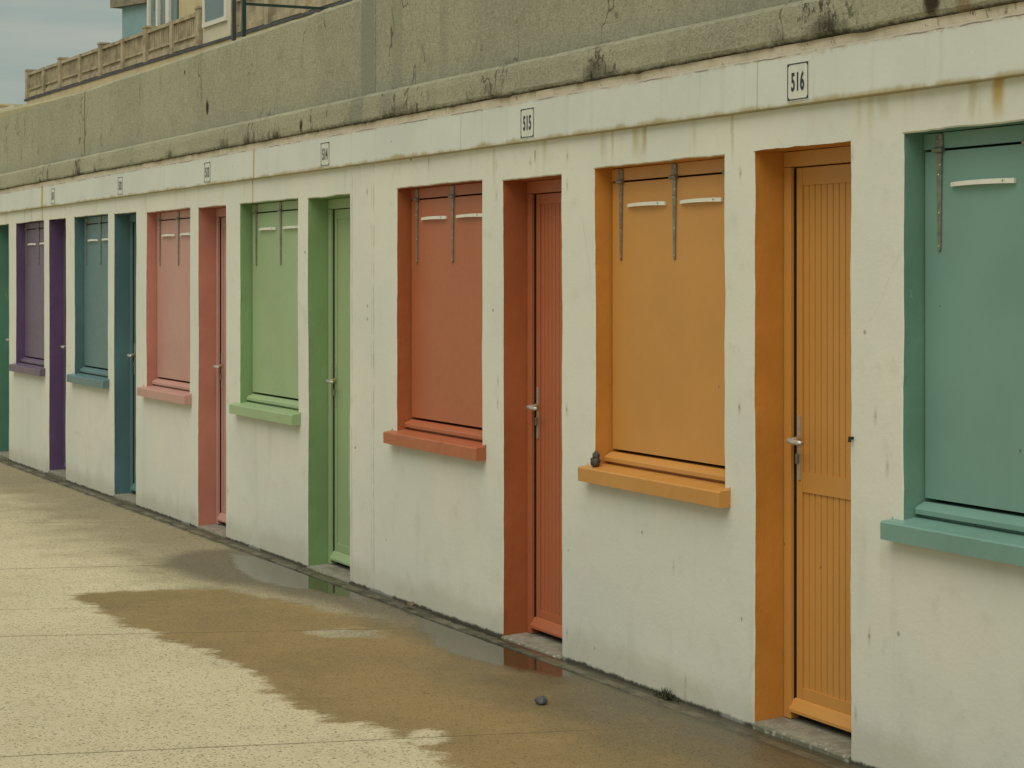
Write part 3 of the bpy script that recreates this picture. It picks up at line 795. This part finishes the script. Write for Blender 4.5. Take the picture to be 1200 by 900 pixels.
gx = np.concatenate([[-1500, -700, -300, -150, -80, -45, -30, -24, -21], np.arange(-19, -4.0, .03), [-3, -1, 2, 6, 15, 40, 100, 300, 1500]])
gy = np.concatenate([[-1500, -600, -200, -80, -30, -14, -7, -4.5, -3.4], np.arange(-2.7, .05, .03), [.3, 1, 3, 8, 20, 60, 200, 600, 1500]])
XX, YY = np.meshgrid(gx, gy); P = np.stack([XX.ravel(), YY.ravel()], 1)
Z = (np.clip(P[:, 0], -22, -2) + 9.5) * .0045
wet = sdf(W1, P); wet2 = sdf(W2, P); wet = np.maximum(wet, -sdf(D1, P)); wet = np.maximum(wet, -sdf(D2, P))
pud = np.minimum(sdf(PA, P), sdf(PB, P))
nx_, ny_ = len(gx), len(gy)
faces = [(j * nx_ + i, j * nx_ + i + 1, (j + 1) * nx_ + i + 1, (j + 1) * nx_ + i) for j in range(ny_ - 1) for i in range(nx_ - 1)]
me = bpy.data.meshes.new('ground'); me.from_pydata([(a, b, c) for (a, b), c in zip(P, Z)], [], faces)
for nm, arr in (('wet', wet), ('wet2', wet2), ('pud', pud)):
    at = me.attributes.new(nm, 'FLOAT', 'POINT'); at.data.foreach_set('value', arr.astype(np.float32))
me.materials.append(M['ground'])
go = bpy.data.objects.new('ground', me); COL.objects.link(go)
tag(go, 'sandy concrete promenade with a wet brown stain and puddles', 'ground', kind='structure')

# thin drain kerb hugging the wall
bm = bmesh.new(); rows = []
for x in ticks(-24, -1, .05):
    gz = (max(-22, x) + 9.5) * .0045; j = .007 * nz(x * 5, 6, 0) + .006 * nz(x * 23, 6, 0); gz -= .006 * max(0, min(1, (x + 7.4) / 1.5))
    prof = [(-.094 + j, -.03), (-.090 + j, .004 + j * .5), (-.080, .0075 + j * .6), (-.046 + j * .5, .006 - j * .4), (-.042 + j * .6, -.03)]
    rows.append([bm.verts.new((x, y, gz + z)) for y, z in prof])
for p, q in zip(rows, rows[1:]):
    for k in range(4): bm.faces.new((p[k], p[k + 1], q[k + 1], q[k]))
ko = link('kerb', bm, M['kerb']); tag(ko, 'thin damp concrete kerb strip along the foot of the white wall', 'kerb', kind='structure')

# ------------------------------------------------------------------ small loose things
def rock(name, loc, rad, sc, mat, seed, label, cat):
    bm = bmesh.new(); bmesh.ops.create_icosphere(bm, subdivisions=3, radius=rad)
    for v in bm.verts:
        n = 1 + .45 * nz(v.co.x / rad + seed, v.co.y / rad, v.co.z / rad) + .08 * nz(v.co.x / rad * 4, v.co.y / rad * 4 + seed, v.co.z / rad * 4)
        v.co = Vector((v.co.x * sc[0], v.co.y * sc[1], max(v.co.z, -rad * .6) * sc[2])) * n + Vector(loc)
    o = link(name, bm, mat, smooth=True); tag(o, label, cat); return o
bm = bmesh.new()
for c, r, s in (((-7.052, -.010, .831), .022, 1.0), ((-7.051, -.008, .853), .016, 1.15)):
    b = bmesh.new(); bmesh.ops.create_icosphere(b, subdivisions=3, radius=r)
    for v in b.verts:
        v.co = Vector((v.co.x * .95, v.co.y * .9, v.co.z * s)) * (1 + .34 * nz(v.co.x / r * 1.5 + c[2] * 9, v.co.y / r * 1.5, v.co.z / r * 1.5) + .10 * nz(v.co.x / r * 5, v.co.y / r * 5, c[2] * 40)) + Vector(c)
    t = bpy.data.meshes.new('t'); b.to_mesh(t); b.free(); bm.from_mesh(t); bpy.data.meshes.remove(t)
o = link('stone', bm, M['stone'], smooth=True); tag(o, 'small knobbly dark grey stone on the left end of the orange sill', 'stone')
rock('pebble', (-6.6, -.47, .012 + .014), .021, (1.25, 1, .72), M['slate'], 3.3, 'small dark slate grey pebble lying on the wet concrete', 'pebble')
bm = bmesh.new()
for k in range(90):
    a = random.uniform(0, 6.28); r = abs(random.gauss(0, .03)); x, y = -6.49 + r * 1.6 * math.cos(a), -.022 + r * .45 * math.sin(a)
    z = (x + 9.5) * .0045 + .002; h = random.uniform(.012, .05) * max(.35, 1 - r * 14); w = random.uniform(.003, .007); t = random.uniform(0, 3.14)
    dx, dy = math.cos(t) * w, math.sin(t) * w; lx, ly = random.gauss(0, .012), random.gauss(0, .006)
    bm.faces.new([bm.verts.new(p) for p in ((x - dx, y - dy, z), (x + dx, y + dy, z), (x + lx + dx * .6, y + ly, z + h * .6), (x + lx * 1.5, y + ly * 1.5, z + h))])
o = link('moss_tuft', bm, M['moss']); tag(o, 'small dark tuft of moss at the wall foot below the orange sill', 'moss', kind='stuff')
bm = bmesh.new()
n = 10; cs = []
for k in range(n + 1):
    t = k / n; w = .022 * math.sin(math.pi * min(1, t * .98 + .02)) ** .8
    p = Vector((-8.79 - .045 + .09 * t, -.065 + .006 * math.sin(t * 5), .018 + .012 * math.sin(math.pi * t)))
    cs.append([bm.verts.new(p + Vector((0, -w, .008))), bm.verts.new(p), bm.verts.new(p + Vector((0, w, .01)))])
for a, b in zip(cs, cs[1:]):
    bm.faces.new((a[0], a[1], b[1], b[0])); bm.faces.new((a[1], a[2], b[2], b[1]))
o = link('dead_leaf', bm, M['leaf']); tag(o, 'curled brown dead leaf on the kerb below the red sill', 'leaf')

# ------------------------------------------------------------------ light, sky, camera
SUN_EL, SUN_AZ = 60, 142          # azimuth clockwise from +Y
w = bpy.data.worlds.new('World'); scene.world = w; w.use_nodes = True
nt = w.node_tree; nt.nodes.clear()
out = nt.nodes.new('ShaderNodeOutputWorld'); bg = nt.nodes.new('ShaderNodeBackground'); nt.links.new(bg.outputs[0], out.inputs[0])
sky = nt.nodes.new('ShaderNodeTexSky'); sky.sky_type = 'NISHITA'; sky.sun_disc = False
sky.sun_elevation = R(SUN_EL); sky.sun_rotation = R(SUN_AZ); sky.air_density = 1.0; sky.dust_density = 3.0; sky.ozone_density = 1.0
tc = nt.nodes.new('ShaderNodeTexCoord'); mp = nt.nodes.new('ShaderNodeMapping'); mp.inputs['Scale'].default_value = (1, 1, 9)
nt.links.new(tc.outputs['Generated'], mp.inputs[0])
nz1 = nt.nodes.new('ShaderNodeTexNoise'); nz1.inputs['Scale'].default_value = 4.4; nz1.inputs['Detail'].default_value = 7; nz1.inputs['Roughness'].default_value = .55
nt.links.new(mp.outputs[0], nz1.inputs['Vector'])
mr = nt.nodes.new('ShaderNodeMapRange'); mr.inputs[1].default_value = .36; mr.inputs[2].default_value = .68; mr.inputs[3].default_value = .80; mr.inputs[4].default_value = .92
nt.links.new(nz1.outputs[0], mr.inputs[0])
cl = nt.nodes.new('ShaderNodeMix'); cl.data_type = 'RGBA'; cl.inputs[6].default_value = (3.25, 4.15, 3.70, 1); cl.inputs[7].default_value = (4.55, 4.8, 4.15, 1)
mr2 = nt.nodes.new('ShaderNodeMapRange'); mr2.inputs[1].default_value = .40; mr2.inputs[2].default_value = .66; nt.links.new(nz1.outputs[0], mr2.inputs[0]); nt.links.new(mr2.outputs[0], cl.inputs[0])
mx = nt.nodes.new('ShaderNodeMix'); mx.data_type = 'RGBA'; nt.links.new(mr.outputs[0], mx.inputs[0])
nt.links.new(sky.outputs[0], mx.inputs[6]); nt.links.new(cl.outputs[2], mx.inputs[7])     # thin cloud veil
nt.links.new(mx.outputs[2], bg.inputs[0]); bg.inputs[1].default_value = .10

sun = bpy.data.lights.new('sun', 'SUN'); sun.energy = 2.35; sun.angle = R(60); sun.color = (1, .94, .82)
so = bpy.data.objects.new('sun', sun); COL.objects.link(so)
el, az = R(SUN_EL), R(SUN_AZ)
to_sun = Vector((math.sin(az) * math.cos(el), math.cos(az) * math.cos(el), math.sin(el)))
so.rotation_euler = to_sun.to_track_quat('Z', 'Y').to_euler()

cam = bpy.data.cameras.new('camera'); cam.sensor_width = 36; cam.lens = 72; cam.shift_y = -125 / 1200
cam.clip_start = .1; cam.clip_end = 4000
co = bpy.data.objects.new('camera', cam); COL.objects.link(co)
co.location = (0, -3.7646, 1.55); co.rotation_euler = (R(90), 0, R(90 - 25.699))
scene.camera = co
scene.view_settings.view_transform = 'Standard'; scene.view_settings.look = 'None'
scene.view_settings.exposure = -0.11; scene.view_settings.gamma = 1.0
scene.view_settings.use_curve_mapping = False
for o in bpy.data.objects:
    if '_w' in o.keys(): del o['_w']
